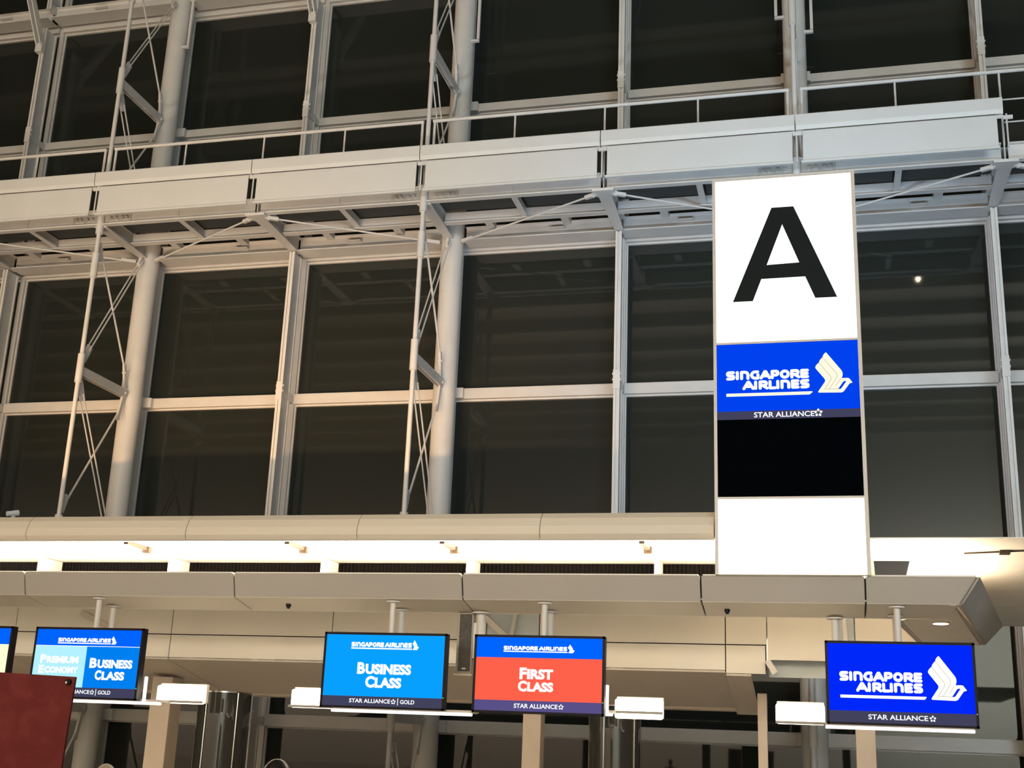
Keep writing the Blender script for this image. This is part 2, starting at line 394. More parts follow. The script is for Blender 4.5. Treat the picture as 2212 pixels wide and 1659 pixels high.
MB().cyl((3.35, MY, 13.2), (6.8, MY, 13.2), .015, n=8).build('mid_rail', 'steel', cw)
MB().cyl((3.35, MY, 12.75), (6.8, MY, 12.75), .015, n=8).build('mid_rail', 'steel', cw)

# ================================================================ CHECK-IN CANOPY
cp = thing('check_in_canopy', 'long cream canopy with a glowing light cove over the check-in desks', 'canopy', (-4, 12, 0))
ry = [10.0, 10.56, 11.83, 13.1, 14.4, 15.8, 16.7]; rx = [-13, -9.6, -6.2, -2.8, .30, 2.4, 4.6]
for i in range(6):
    for j in range(6):
        MB().box(rx[i]+.004, rx[i+1]-.004, ry[j]+.006, ry[j+1]-.006, 3.36, 3.368 if j == 0 else 3.385).build('roof_panel', 'roofw', cp)
MB().box(-13, 4.6, 10.60, 16.7, 3.388, 3.41).build('roof_deck', 'roofw', cp)
ux = [-13, -10.48, -8.85, -7.22, -5.58, -3.94, -2.315, -.87]
fp = [(10.0, 3.36), (9.975, 3.40), (9.985, 3.47), (10.02, 3.54), (10.08, 3.59), (10.2, 3.60), (10.2, 3.57), (10.09, 3.56), (10.04, 3.52), (10.01, 3.46), (10.015, 3.39), (10.03, 3.36)]
for i in range(7): MB().prof(fp, ux[i]+.003, ux[i+1]-.003).build('upper_fascia_panel', 'cream', cp)
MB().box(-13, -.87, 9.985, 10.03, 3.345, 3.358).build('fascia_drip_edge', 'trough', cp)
for xx in (-6.2, -4.61, -3.18, -1.465, .297): MB().box(xx-.022, xx+.022, 10.03, 10.42, 3.325, 3.358).box(xx-.035, xx+.035, 10.38, 10.43, 3.30, 3.358).build('joint_bracket', 'dimbracket', cp)
MB().box(1.36, 1.44, 10.58, 10.66, 3.33, 3.36).bar((1.1, 10.72, 3.352), (1.9, 10.46, 3.352), .012, .012).build('joint_bracket', 'dimbracket', cp)
tx = [-13, -11.4, -9.30, -7.19, -5.076, -2.978, -.984, .287, 1.12]
for i in range(8):
    a, b2 = tx[i]+.007, tx[i+1]-.007
    e = 0 if i < 7 else 1
    # sloping front board; the last one is cut to meet the end return
    lo = [(a, 10.06, 2.862), (b2-.12*e, 10.06, 2.862), (b2-.12*e, 10.085, 2.866), (a, 10.085, 2.866)]
    hi = [(a, 10.0, 3.06), (b2, 10.0, 3.06), (b2, 10.03, 3.06), (a, 10.03, 3.06)]
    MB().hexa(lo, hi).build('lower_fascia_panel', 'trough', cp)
    MB().box(a+.012, b2-.012, 9.992, 10.06, 3.060, 3.072).build('fascia_top_lip', 'roofw', cp)
    MB().hexa([(a, 10.065, 2.858), (b2-.12*e, 10.065, 2.858), (b2-.30*e, 10.45, 2.785), (a, 10.45, 2.785)],
              [(a, 10.065, 2.872), (b2-.12*e, 10.065, 2.872), (b2-.30*e, 10.45, 2.80), (a, 10.45, 2.80)]).build('soffit_panel', 'soffit', cp)
MB().hexa([(-13, 10.088, 2.862), (1.0, 10.088, 2.862), (1.0, 10.10, 2.862), (-13, 10.10, 2.862)], [(-13, 10.034, 3.05), (1.08, 10.034, 3.05), (1.08, 10.045, 3.05), (-13, 10.045, 3.05)]).build('fascia_backing', 'dark', cp)
MB().box(-13, .8, 10.44, 10.46, 2.785, 2.97).build('trough_back', 'roofw', cp)
MB().box(-13, .8, 10.08, 10.44, 2.875, 2.89).build('trough_floor', 'roofw', cp)
# end return, flaring outwards
T0, T1 = Vector((1.13, 10.0, 3.06)), Vector((1.736, 13.67, 3.06)); B0, B1 = Vector((1.0, 10.06, 2.862)), Vector((1.54, 13.46, 2.862))
of = Vector((-.03, 0, 0))
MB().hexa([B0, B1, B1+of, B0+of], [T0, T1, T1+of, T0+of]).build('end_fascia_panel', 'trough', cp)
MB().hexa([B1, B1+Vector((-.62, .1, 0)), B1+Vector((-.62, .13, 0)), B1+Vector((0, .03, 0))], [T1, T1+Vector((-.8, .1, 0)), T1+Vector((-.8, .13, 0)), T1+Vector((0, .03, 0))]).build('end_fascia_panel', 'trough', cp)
I0, I1 = Vector((.60, 11.05, 2.835)), Vector((.94, 13.35, 2.835))
up_ = Vector((0, 0, .015))
q = [B0+Vector((-.06, .06, -.02)), B1+Vector((-.06, 0, -.02)), I1, I0]
MB().hexa(q, [p+up_ for p in q]).build('end_soffit_panel', 'soffit', cp)
q = [B0+Vector((-.05, .02, -.012)), B1+Vector((-.005, 0, -.012)), B1+Vector((-.055, 0, -.012)), B0+Vector((-.10, .02, -.012))]
MB().hexa(q, [p+up_ for p in q]).build('end_soffit_trim', 'beige', cp)
q = [I0, I1, I1+Vector((-.06, 0, .0)), I0+Vector((-.06, 0, .0))]
MB().hexa(q, [p+Vector((0, 0, .06)) for p in q]).build('end_soffit_trim', 'beige', cp)
# fins and louvres at the back of the cove
FN = [-12.2, -10.7, -9.2, -7.77, -6.30, -4.68, -3.23, -1.48]
for xx in FN: MB().box(xx-.014, xx+.014, 11.02, 11.40, 2.95, 3.355).build('cove_fin', 'roofw', cp)
ed = [-13]+FN+[-.92]
for i in range(len(ed)-1): MB().box(ed[i]+.016, ed[i+1]-.016, 11.40, 11.43, 3.0, 3.355).build('cove_louvre', 'louvre', cp)
MB().box(-.92, -.88, 11.36, 11.43, 3.0, 3.355).build('cove_fin', 'roofw', cp)
bb = at(1888, 1224, 11.2); bc = at(1967, 1246, 11.2)
MB().poly([(bb.x, 3.36), (bc.x, 3.36), (bc.x-.05, 3.18), (bb.x+.01, 3.18)], 11.2, 11.23).build('cove_opening', 'openingdark', cp)  # dark panel standing in for an opening at the back of the cove
# trough lamps
a_ = area('cove_lamp', (-6.3, 10.28, 2.93), (R(180), 0, 0), 13.2, .10, 800, (1, .87, .68)); a_.parent = cp; a_.matrix_parent_inverse = Matrix.Translation((4, -12, 0))
a_ = area('cove_lamp', (.92, 11.25, 2.97), (R(180), 0, R(-9.4)), .10, 1.7, 34, (1, .84, .62)); a_.parent = cp; a_.matrix_parent_inverse = Matrix.Translation((4, -12, 0))
a_ = area('downlight_fill', (-6, 12.2, 3.345), (0, 0, 0), 13, .12, 30, (1, .87, .70)); a_.parent = cp; a_.matrix_parent_inverse = Matrix.Translation((4, -12, 0))  # added strip in place of unseen downlights, brightens the bulkhead
# linear uplight on the roof, screened towards the glazing
ul = thing('roof_uplight', 'slim uplight strip lying on the canopy roof behind the fascia', 'lamp', (-11, 14, 3.41))
MB().box(-17, -5, 13.86, 13.95, 3.41, 3.56).build('housing', 'greyplastic', ul)
MB().box(-17, -5, 14.98, 15.0, 3.41, 3.975).build('cutoff_board', 'greyplastic', ul)  # unseen board added to give the uplight its sharp lower edge
for (fx_, fw_, pw_, fc_) in ((-12.5, 12, 150, (1, .80, .60)), (-.8, 7, 185, (.52, .74, 1))):  # added floods, out of view, to brighten the walkway undersides
    a_ = area('fill_flood', (fx_, 12.4, 3.66), (R(180-50 if fx_ < -5 else 180-54), 0, 0), fw_, .3, pw_, fc_, 64 if fx_ < -5 else 76); a_.parent = ul; a_.matrix_parent_inverse = Matrix.Translation((11, -14, -3.41))
    MB().box(fx_-fw_/2, fx_+fw_/2, 12.2, 12.6, 3.41, 3.56).build('fill_flood_housing', 'greyplastic', ul)
a_ = area('uplight_lamp', (-11, 14.0, 3.585), (R(90+26), 0, 0), 12, .012, 115, (1, .60, .29), 44); a_.parent = ul; a_.matrix_parent_inverse = Matrix.Translation((11, -14, -3.41))
# small things on the canopy
dl = thing('recessed_downlight', 'lit round downlight in the soffit above the rightmost screen', 'downlight', (.924, 11.19, 2.815))
MB().cyl((.924, 11.19, 2.826), (.924, 11.19, 2.85), .072, n=24).build('bezel', 'cream', dl)
MB().cyl((.924, 11.19, 2.822), (.924, 11.19, 2.828), .062, n=24).build('lens', 'e_warm', dl)
for (px, lb) in ((-4.641, 'small dark sprinkler head in the soffit left of the two middle screens'), (-.794, 'small dark sprinkler head in the soffit left of the rightmost screen')):
    o = thing('sprinkler_head', lb, 'sprinkler', (px, 10.25, 2.80), 'soffit sprinklers')
    MB().cyl((px, 10.25, 2.80), (px, 10.25, 2.825), .022, n=12).build('cup', 'black', o); MB().cyl((px, 10.25, 2.785), (px, 10.25, 2.80), .014, n=8).build('nozzle', 'black', o)
o = thing('spotlight', 'tiny pale spotlight on top of the canopy at far left', 'spotlight', (-7.63, 10.3, 3.60))
MB().cyl((-7.63, 10.32, 3.60), (-7.63, 10.3, 3.67), .02, n=10).build('stem', 'bluew', o); MB().cyl((-7.66, 10.25, 3.655), (-7.60, 10.34, 3.68), .025, .03, n=12).build('head', 'bluew', o)

# ================================================================ BULKHEAD BEHIND THE CANOPY
wr = thing('wall_rear', None, None, (-4, 13.3, 0), kind='structure'); wr['label'] = 'cream bulkhead of jointed panels behind the screens'
g = .006
def wp(x0, x1, z0, z1, m='bulk', y=13.2, nm='wall_panel'): MB().box(x0+g, x1-g, y, y+.03, z0+g, z1-g).build(nm, m, wr)
for x0, x1 in ((-13, -9.5), (-9.5, -7.42), (-7.42, -5.42), (-5.42, -3.62), (-3.03, -1.045), (-1.045, -.62), (.255, 1.0)): wp(x0, x1, 2.785, 3.355)
wp(-3.62, -3.03, 2.785, 3.355, 'bluew', 13.2); wp(.055, .255, 2.60, 3.355, 'bluew', 13.26); wp(-.62, .055, 2.63, 3.355, y=13.17)
for x0, x1, z0 in ((-13, -9.5, 2.52), (-9.5, -7.42, 2.52), (-7.42, -3.62, 2.52), (-3.62, -1.045, 2.52), (-1.045, -.635, 2.49)): wp(x0, x1, z0, 2.785)
wp(-.62, .3, 2.47, 2.70, 'bluew', 13.4, 'cross_beam')
MB().box(-13, -.63, 13.235, 13.245, 2.53, 3.35).build('panel_backing', 'dark', wr)
wp(.255, 1.0, 2.47, 2.785, 'bluew', 13.4)
for (x0, z0, x1, z1, m_) in ((-3.70, 3.08, -3.36, 2.80, 'bulk'), (-3.28, 3.1, -3.33, 2.78, 'alu'), (.15, 3.1, .17, 2.7, 'alu'), (-8.6, 3.02, -7.9, 2.70, 'brown'), (-.62, 2.63, -.54, 2.50, 'alu')):
    MB().bar((x0, 13.16, z0), (x1, 13.16, z1), .04, .06).build('brace', m_, wr)
for x0, x1, z1, z0 in ((-13, -9.5, 2.52, 2.215), (-9.5, -7.42, 2.52, 2.215), (-7.42, -5.0, 2.52, 2.215), (-5.0, -3.0, 2.52, 2.215), (-3.0, -1.045, 2.52, 2.215), (-1.045, -.78, 2.49, 2.15)):
    MB().hexa([(x0+g, 13.2, z1-.02), (x1-g, 13.2, z1-.02), (x1-g, 14.7, z0-.02), (x0+g, 14.7, z0-.02)], [(x0+g, 13.2, z1), (x1-g, 13.2, z1), (x1-g, 14.7, z0), (x0+g, 14.7, z0)]).build('sloping_panel', 'brown', wr)
MB().box(-13, -1.05, 14.70, 14.76, 2.16, 2.30).box(-13, -1.05, 14.66, 14.70, 2.17, 2.20).build('edge_rail', 'beige', wr)
for (xx, ww, m_, lb) in ((-7.80, .27, 'beige', 'broad beige square column below the lit box beside the leftmost full screen'), (-3.22, .205, 'beige', 'beige square column below the coral red screen'),
                 (-.712, .10, 'beige', 'narrow beige square column left of the lit box by the rightmost screen'), (.335, .20, 'beige', 'beige square column below the rightmost screen')):
    o = thing('square_column', lb, 'column', (xx, 13.9, 0), 'columns behind the desks')
    MB().box(xx-ww/2, xx+ww/2, 13.8, 13.8+ww, .12, 2.33).build('shaft', m_, o, .006); MB().box(xx-ww/2-.02, xx+ww/2+.02, 13.78, 13.82+ww, 0, .12).build('plinth', 'greyplastic', o)
for (xx, rr, zt, lb) in ((-6.45, .285, 2.125, 'dark glossy curved glass tube below the leftmost lit box'), (-2.125, .265, 2.11, 'dark glossy curved glass tube below the lit box beside the coral red screen')):
    o = thing('glass_tube', lb, 'glass column', (xx, 12.8, 0), 'glass tubes behind the desks')
    MB().cyl((xx, 12.8, .1), (xx, 12.8, zt), rr, n=48).build('glass_drum', 'cglass', o)
    MB().cyl((xx, 12.8, 0), (xx, 12.8, .1), rr+.02, n=48).cyl((xx, 12.8, zt), (xx, 12.8, zt+.015), rr+.006, n=48).build('rim', 'chrome', o)
    for an in (-104, -35):
        sx, sy = xx+math.cos(R(an))*(rr+.004), 12.8+math.sin(R(an))*(rr+.004)
        MB().cyl((sx, sy, .1), (sx, sy, zt), .011, n=8).build('seam_strip', 'chrome', o)

# ================================================================ LETTERING HELPERS
def strokes(polys, t):
    """thick polylines in (x,z) -> list of convex pieces"""
    out = []
    for pl in polys:
        for (x, z) in pl: out.append([(x+math.cos(2*math.pi*k/12)*t/2, z+math.sin(2*math.pi*k/12)*t/2) for k in range(12)])
        for (a, b) in zip(pl[:-1], pl[1:]):
            dx, dz = b[0]-a[0], b[1]-a[1]; L = math.hypot(dx, dz) or 1; nx, nz = -dz/L*t/2, dx/L*t/2
            out.append([(a[0]+nx, a[1]+nz), (b[0]+nx, b[1]+nz), (b[0]-nx, b[1]-nz), (a[0]-nx, a[1]-nz)])
    return out
TT = .31
def glyph(ch, w):
    a = TT/2; l_, r_, b_, t_, m_ = a, w-a, a, 1-a, .5
    if ch == 'S': return [[(r_-.02, t_), (l_+.16, t_), (l_+.03, t_-.05), (l_, .675), (l_+.05, .55), (l_+.18, m_), (r_-.18, m_), (r_-.05, .45), (r_, .325), (r_-.03, b_+.05), (r_-.16, b_), (l_+.02, b_)]]
    if ch == 'I': return [[(w/2, b_), (w/2, t_)]]
    if ch == 'n': return [[(l_, b_), (l_, t_), (r_-.25, t_), (r_-.08, t_-.08), (r_, t_-.25), (r_, b_)]]
    if ch == 'G': return [[(r_-.02, t_), (l_+.32, t_), (l_+.12, t_-.1), (l_, m_), (l_+.12, b_+.1), (l_+.32, b_), (r_, b_), (r_, m_+.03)]]
    if ch == 'A': return [[(l_-.03, b_), (w/2-.05, t_), (w/2+.05, t_), (r_+.03, b_)], [(w*.36, .38), (w*.64, .38)]]
    if ch == 'P': return [[(l_, b_), (l_, t_), (r_-.16, t_), (r_-.03, t_-.06), (r_, .66), (r_-.05, .50), (r_-.18, .43), (l_, .43)]]
    if ch == 'R': return [[(l_, b_), (l_, t_), (r_-.20, t_), (r_-.07, t_-.06), (r_-.04, .66), (r_-.09, .52), (r_-.20, .45), (l_, .45)], [(w*.42, .45), (r_+.02, b_)]]
    if ch == 'O': return [[(w/2+math.cos(R(k))*(w/2-a), .5+math.sin(R(k))*(.5-a)) for k in range(0, 361, 30)]]
    if ch == 'E': return [[(r_, t_), (l_, t_), (l_, b_), (r_, b_)], [(l_, m_), (r_-.03, m_)]]
    if ch == 'L': return [[(l_, t_), (l_, b_), (r_, b_)]]
    return []
L1 = [('S', 0, .955), ('I', .98, 1.355), ('n', 1.445, 2.40), ('G', 2.445, 3.42), ('A', 3.467, 4.556), ('P', 4.556, 5.444), ('O', 5.467, 6.49), ('R', 6.53, 7.51), ('E', 7.53, 8.40)]
L2 = [('A', 0, 1.18), ('I', 1.13, 1.51), ('R', 1.62, 2.60), ('L', 2.62, 3.44), ('I', 3.38, 3.73), ('n', 3.82, 4.80), ('E', 4.87, 5.73), ('S', 5.78, 6.73)]
def logo_word(mb, spec, x0, x1, z0, z1, y):
    W = spec[-1][2]; sx = (x1-x0)/W; sz = z1-z0
    for ch, a, b in spec:
        for pc in strokes(glyph(ch, b-a), TT):
            k = len(mb.v); mb.v += [(x0+(a+px)*sx, y, z0+pz*sz) for px, pz in pc]; mb.f.append(tuple(range(k, k+len(pc))))
BIRD = [(490,172),(440,220),(405,285),(400,325),(375,345),(310,430),(290,485),(285,510),(265,515),(200,590),(175,650),(190,700),(430,1035),(450,1085),(440,1140),(235,1455),(255,1487),(900,1503),(970,1470),(1140,1222),(1170,1207),(1215,1200),(1228,1182),(1140,1050),(1100,1033),(985,1033),(925,1045),(940,1005),(955,950),(957,880),(938,800),(900,740),(510,180)]
BLINE = [[(285,512),(600,950),(628,1010),(620,1070),(430,1378),(835,1386)], [(395,335),(765,850),(795,925),(785,1010),(565,1372)], [(895,1060),(750,1280)]]
BSLIT = [(1060,1135),(985,1138),(955,1168),(840,1345),(800,1388),(880,1390),(908,1362)]
def bird(parent, x0, x1, z0, z1, y, white, bg, fine=True):
    fx = lambda p: (x0+(p[0]-175)/(1228-175)*(x1-x0), z1-(p[1]-172)/(1503-172)*(z1-z0))
    def flat(polys, yy, nm, m):
        mb = MB()
        for pl in polys:
            k = len(mb.v); mb.v += [(a, yy, b) for a, b in pl]; mb.f.append(tuple(range(k, k+len(pl))))
        return flatobj(mb, nm, m, parent)
    flat([[fx(p) for p in BIRD]], y, 'bird_emblem', white)
    flat([[fx(p) for p in BSLIT]], y-.001, 'bird_emblem_slit', bg)
    if fine:
        flat([pc for pc in strokes([[fx(p) for p in pl] for pl in BLINE], (x1-x0)*.016)], y-.001, 'bird_emblem_line', 'e_line')
def flatobj(mb, nm, m, parent):
    me = bpy.data.meshes.new(nm); me.from_pydata(mb.v, [], mb.f); me.materials.append(M[m]); me.update()
    o = bpy.data.objects.new(nm, me); C.objects.link(o)
    o.parent = parent; o.matrix_parent_inverse = Matrix.Translation(-base(parent))
    return o
def base(o): return o.location          # parts themselves carry no offset of their own
_tc = {}
def text_mesh(s, off):
    if (s, off) in _tc: return _tc[(s, off)]
    cu = bpy.data.curves.new('t', 'FONT'); cu.body = s; cu.offset = off; cu.resolution_u = 3
    to = bpy.data.objects.new('t', cu); C.objects.link(to)
    bpy.context.view_layer.update()
    me = bpy.data.meshes.new_from_object(to.evaluated_get(bpy.context.evaluated_depsgraph_get()))
    vs = [v.co.copy() for v in me.vertices]; fs = [tuple(p.vertices) for p in me.polygons]
    bpy.data.objects.remove(to); bpy.data.curves.remove(cu); bpy.data.meshes.remove(me)
    _tc[(s, off)] = (vs, fs); return vs, fs
def fit_text(mb, s, x0, x1, z0, z1, y, off=.02):
    vs, fs = text_mesh(s, off)
    ax, bx = min(v.x for v in vs), max(v.x for v in vs); az, bz = min(v.y for v in vs), max(v.y for v in vs)
    k = len(mb.v)
    mb.v += [(x0+(v.x-ax)/(bx-ax)*(x1-x0), y, z0+(v.y-az)/(bz-az)*(z1-z0)) for v in vs]
    mb.f += [tuple(k+i for i in f) for f in fs]
def flower(mb, cx, cz, r, y):
    for k in range(5):
        an = R(90+72*k); a2 = R(90+72*k-30); a3 = R(90+72*k+30)
        i = len(mb.v)
        mb.v += [(cx+math.cos(an)*r*.28, y, cz+math.sin(an)*r*.28), (cx+math.cos(a2)*r*.72, y, cz+math.sin(a2)*r*.72), (cx+math.cos(an)*r*1.08, y, cz+math.sin(an)*r*1.08), (cx+math.cos(a3)*r*.72, y, cz+math.sin(a3)*r*.72)]
        mb.f.append((i, i+1, i+2, i+3))
def slab(nm, m, parent, x0, x1, z0, z1, y, th=.003):
    o = MB().box(x0, x1, y, y+th, z0, z1).build(nm, m)
    o.parent = parent; o.matrix_parent_inverse = Matrix.Translation(-base(parent)); return o

# ================================================================ TALL LETTER SIGN
sg = thing('letter_sign', 'tall backlit sign with a black letter A over an airline panel, standing on the canopy', 'sign', (-.263, 10.05, 3.06))
X0, X1 = -.862, .335
YS = 9.955
MB().box(X0, X1, YS+.006, YS+.16, 3.065, 6.50).build('cabinet', 'cream', sg)
for (a, b2, c, d) in ((X0, X0+.026, 3.065, 6.50), (X1-.03, X1, 3.065, 6.50)): MB().box(a, b2, YS-.006, YS+.01, c, d).build('frame_rail', 'alu', sg)
for z in (6.485, 4.985, 3.672): MB().box(X0, X1, YS-.004, YS+.008, z, z+.018).build('frame_rail', 'alu', sg)
slab('letter_panel', 'e_white', sg, X0+.026, X1-.03, 5.003, 6.485, YS)
lp = sg.children[-1]
slab('airline_panel', 'e_blue', sg, X0+.026, X1-.03, 4.405, 4.985, YS); ap = sg.children[-1]
slab('alliance_band', 'e_bar', sg, X0+.026, X1-.03, 4.335, 4.405, YS); ab = sg.children[-1]
slab('dark_panel', 'e_black', sg, X0+.026, X1-.03, 3.69, 4.335, YS)
slab('base_panel', 'e_white', sg, X0+.026, X1-.03, 3.068, 3.672, YS)
pa = lambda p: (lambda v: (v.x, v.z))(at(1560+p[0]/6.911, 430+p[1]/6.911, 9.95))
mb = MB()
for pl in ([(160,1540),(735,130),(898,119),(895,378),(665,985),(585,1195),(458,1525)], [(898,119),(1062,108),(1718,1460),(1390,1475),(1240,1155),(1150,945),(895,378)], [(665,985),(1150,945),(1240,1155),(585,1195)]):
    k = len(mb.v); mb.v += [(x, 9.949, z) for x, z in map(pa, pl)]; mb.f.append(tuple(range(k, k+len(pl))))
flatobj(mb, 'letter', 'ink', lp)
ps = lambda x, y, D=9.95, ox=1555, oy=780, s=9.413: at(ox+x/s, oy+y/s, D)
a, b2 = ps(125, 395), ps(1815, 345); mb = MB(); logo_word(mb, L1, a.x, b2.x, (a.z+b2.z)/2, (a.z+b2.z)/2+ (ps(125, 210).z-a.z), 9.949)
a2, b3 = ps(465, 592), ps(1828, 552); logo_word(mb, L2, a2.x, b3.x, (a2.z+b3.z)/2, (a2.z+b3.z)/2+(ps(465, 405).z-a2.z), 9.949)
flatobj(mb, 'lettering', 'e_text', ap)
a, b2 = ps(132, 697), ps(1890, 645); h = .016; zc = (a.z+b2.z)/2
mb = MB(); mb.v = [(a.x, 9.949, zc-h/1.2), (b2.x-.025, 9.949, zc-h/1.2), (b2.x, 9.949, zc+h/2), (b2.x-.005, 9.949, zc+h/1.2), (a.x, 9.949, zc+h/1.2)]; mb.f = [(0,1,2,3,4)]
flatobj(mb, 'underline', 'e_textc', ap)
bl, bh = at(1750+192/15.08, 750+1500/15.08, 9.95), at(1750+1340/15.08, 750+160/15.08, 9.95)
bird(ap, bl.x, bh.x, bl.z, at(1790, 761, 9.95).z, 9.949, 'e_textc', 'e_blue')
a, b2 = ps(695, 1147), ps(1925, 1120); mb = MB(); z0 = (a.z+b2.z)/2; fit_text(mb, 'STAR ALLIANCE', a.x, b2.x, z0, z0+(ps(695, 1040).z-a.z), 9.949, .015)
c = ps(2003, 1065); flower(mb, c.x, z0+.028, .034, 9.949); flatobj(mb, 'lettering', 'e_text', ab)

# ================================================================ INFORMATION SCREENS
YF = 10.0
def pole(parent, x, y, z0, z1, r=.026):
    MB().cyl((x, y, z0), (x, y, z1), r, n=16).build('pole', 'steel', parent)
    MB().cyl((x, y, z1-.012), (x, y, z1), r*2.3, n=20).build('flange', 'steel', parent)
def screen(x0, lb, px):
    x1, z0, z1 = x0+1.09, 1.945, 2.567
    o = thing('information_screen', lb, 'screen', (x0+.545, YF+.04, z0), 'check-in screens')
    MB().box(x0, x1, YF, YF+.07, z0, z1).build('housing', 'black', o, .004)
    MB().box(x0+.2, x1-.2, YF+.07, YF+.10, z0+.15, z1-.15).build('rear_cover', 'black', o)
    for (a, b, c, d) in ((x0, x1, z1-.020, z1), (x0, x1, z0, z0+.018), (x0, x0+.020, z0, z1), (x1-.020, x1, z0, z1)): MB().box(a, b, YF-.008, YF+.002, c, d).build('bezel', 'black', o)
    MB().box(x1-.014, x1-.008, YF-.010, YF-.006, z0+.10, z0+.106).build('power_light', 'e_led', o)
    pole(o, px, 10.12, 2.0, 2.845); pole(o, px, 10.36, 2.0, 2.80)
    MB().box(px-.10, px+.10, 10.09, 10.38, 2.2, 2.3).build('mount', 'black', o)
    return o, (x0+.020, x1-.020, z0+.018, z1-.020)
def zone(o, nm, m, x0, x1, z0, z1): slab(nm, m, o, x0, x1, z0, z1, YF-.004, .004); return o.children[-1]
def words(o, items, m='e_text'):
    mb = MB()
    for it in items:
        if it[0] == 'logo1': logo_word(mb, L1, *it[1:], YF-.006)
        elif it[0] == 'logo2': logo_word(mb, L2, *it[1:], YF-.006)
        elif it[0] == 'bar': k = len(mb.v); mb.v += [(it[1], YF-.006, it[3]), (it[2], YF-.006, it[3]), (it[2], YF-.006, it[4]), (it[1], YF-.006, it[4])]; mb.f.append((k, k+1, k+2, k+3))
        elif it[0] == 'flower': flower(mb, it[1], it[2], it[3], YF-.006)
        else: fit_text(mb, it[0], *it[1:5], YF-.006, it[5] if len(it) > 5 else .02)
    return flatobj(mb, 'lettering', m, o)
DT = YF-.006
def bx(x0, x1, y0, y1, ox, oy, s):       # measured text box -> world box
    xm, ym = ox+(x0+x1)/2/s, oy+(y0+y1)/2/s
    return at(ox+x0/s, ym, DT).x, at(ox+x1/s, ym, DT).x, at(xm, oy+y1/s, DT).z, at(xm, oy+y0/s, DT).z
def airline_row(o, x0, x1, z0, h, y=DT):
    W = x1-x0; a = x0; words(o, [('logo1', a, a+W*.485, z0, z0+h), ('logo2', a+W*.50, a+W*.895, z0, z0+h), ('bar', a, a+W*.90, z0-h*.42, z0-h*.15)])
    bird(o, a+W*.905, x1, z0-h*.45, z0+h*1.55, DT, 'e_text', 'e_text', False)

# right: full airline logo
o5, (a, b, c, d) = screen(-.034, 'royal blue screen with white bird emblem, rightmost of the hanging screens', .518)
sc = zone(o5, 'screen', 'e_blue5', a, b, c+.085, d); br5 = zone(o5, 'screen_bar', 'e_bar', a, b, c, c+.085)
p5 = lambda x, y: at(1800+x/10.533, 1440+y/10.533, DT)
q0, q1 = p5(140, 322), p5(2032, 362); q2, q3 = p5(530, 575), p5(2048, 608)
z1_ = (q0.z+q1.z)/2; z2_ = (q2.z+q3.z)/2; hh = p5(140, 100).z-q0.z
words(sc, [('logo1', q0.x, q1.x, z1_, z1_+hh), ('logo2', q2.x, q3.x, z2_, z2_+hh)])
u0, u1 = p5(162, 668), p5(2128, 722); zc = (u0.z+u1.z)/2; mb = MB()
mb.v = [(u0.x, DT, zc-.011), (u1.x-.015, DT, zc-.011), (u1.x, DT, zc+.006), (u1.x-.004, DT, zc+.011), (u0.x, DT, zc+.011)]; mb.f = [(0, 1, 2, 3, 4)]; flatobj(mb, 'underline', 'e_text', sc)
e0, e1 = at(1995+175/13.82, 1405+1500/13.82, DT), at(1995+1228/13.82, 1405+172/13.82, DT); bird(sc, e0.x, e1.x, at(2040, 1513.5, DT).z, at(2030, 1417.4, DT).z, DT, 'e_text', 'e_blue5')
t0 = bx(885, 1395, 857, 912, 1652, 1330, 3.95); words(br5, [('STAR ALLIANCE', t0[0], t0[1], c+.025, c+.062, .015), ('flower', t0[1]+.033, c+.042, .024)])
# coral red
o4, (a, b, c, d) = screen(-2.838, 'coral red screen with a blue header, third of the four full screens', -2.283)
hd = zone(o4, 'screen_header', 'e_blueh', a, b, 2.385, d); bd = zone(o4, 'screen', 'e_red', a, b, c+.083, 2.385); bar4 = zone(o4, 'screen_bar', 'e_barp', a, b, c, c+.083)
q = bx(175, 1675, 150, 260, 1070, 1380, 9.758); airline_row(hd, q[0], q[1], at(1165, 1405.5, DT).z, .034)
F_ = bx(510, 660, 605, 852, 1070, 1380, 9.758); I_ = bx(668, 1218, 640, 858, 1070, 1380, 9.758); C_ = bx(475, 660, 880, 1112, 1070, 1380, 9.758); S_ = bx(672, 1220, 915, 1120, 1070, 1380, 9.758)
words(bd, [('F', *F_, .05), ('IRST', *I_, .055), ('C', *C_, .05), ('LASS', *S_, .055)])
t0 = bx(385, 1310, 1400, 1500, 1070, 1380, 9.758); words(bar4, [('STAR ALLIANCE', t0[0], t0[1], c+.025, c+.060, .02), ('flower', t0[1]+.028, c+.042, .022)])
# azure business class
o3, (a, b, c, d) = screen(-4.165, 'azure screen without a header band, left of the coral red screen', -3.613)
sc = zone(o3, 'screen', 'e_cyan', a, b, c+.080, d); bar3 = zone(o3, 'screen_bar', 'e_bar', a, b, c, c+.080)
q = bx(120, 2020, 165, 305, 750, 1375, 13.01); airline_row(sc, q[0], q[1], at(830, 1398.2, DT).z, .040)
B_ = bx(285, 505, 720, 1050, 750, 1375, 13.01); U_ = bx(515, 1798, 778, 1072, 750, 1375, 13.01); C_ = bx(505, 765, 1105, 1440, 750, 1375, 13.01); S_ = bx(772, 1520, 1158, 1452, 750, 1375, 13.01)
words(sc, [('B', *B_, .05), ('USINESS', *U_, .055), ('C', *C_, .05), ('LASS', *S_, .055)])
t0 = bx(805, 1155, 715, 757, 550, 1330, 3.95); g0 = bx(1240, 1362, 725, 763, 550, 1330, 3.95)
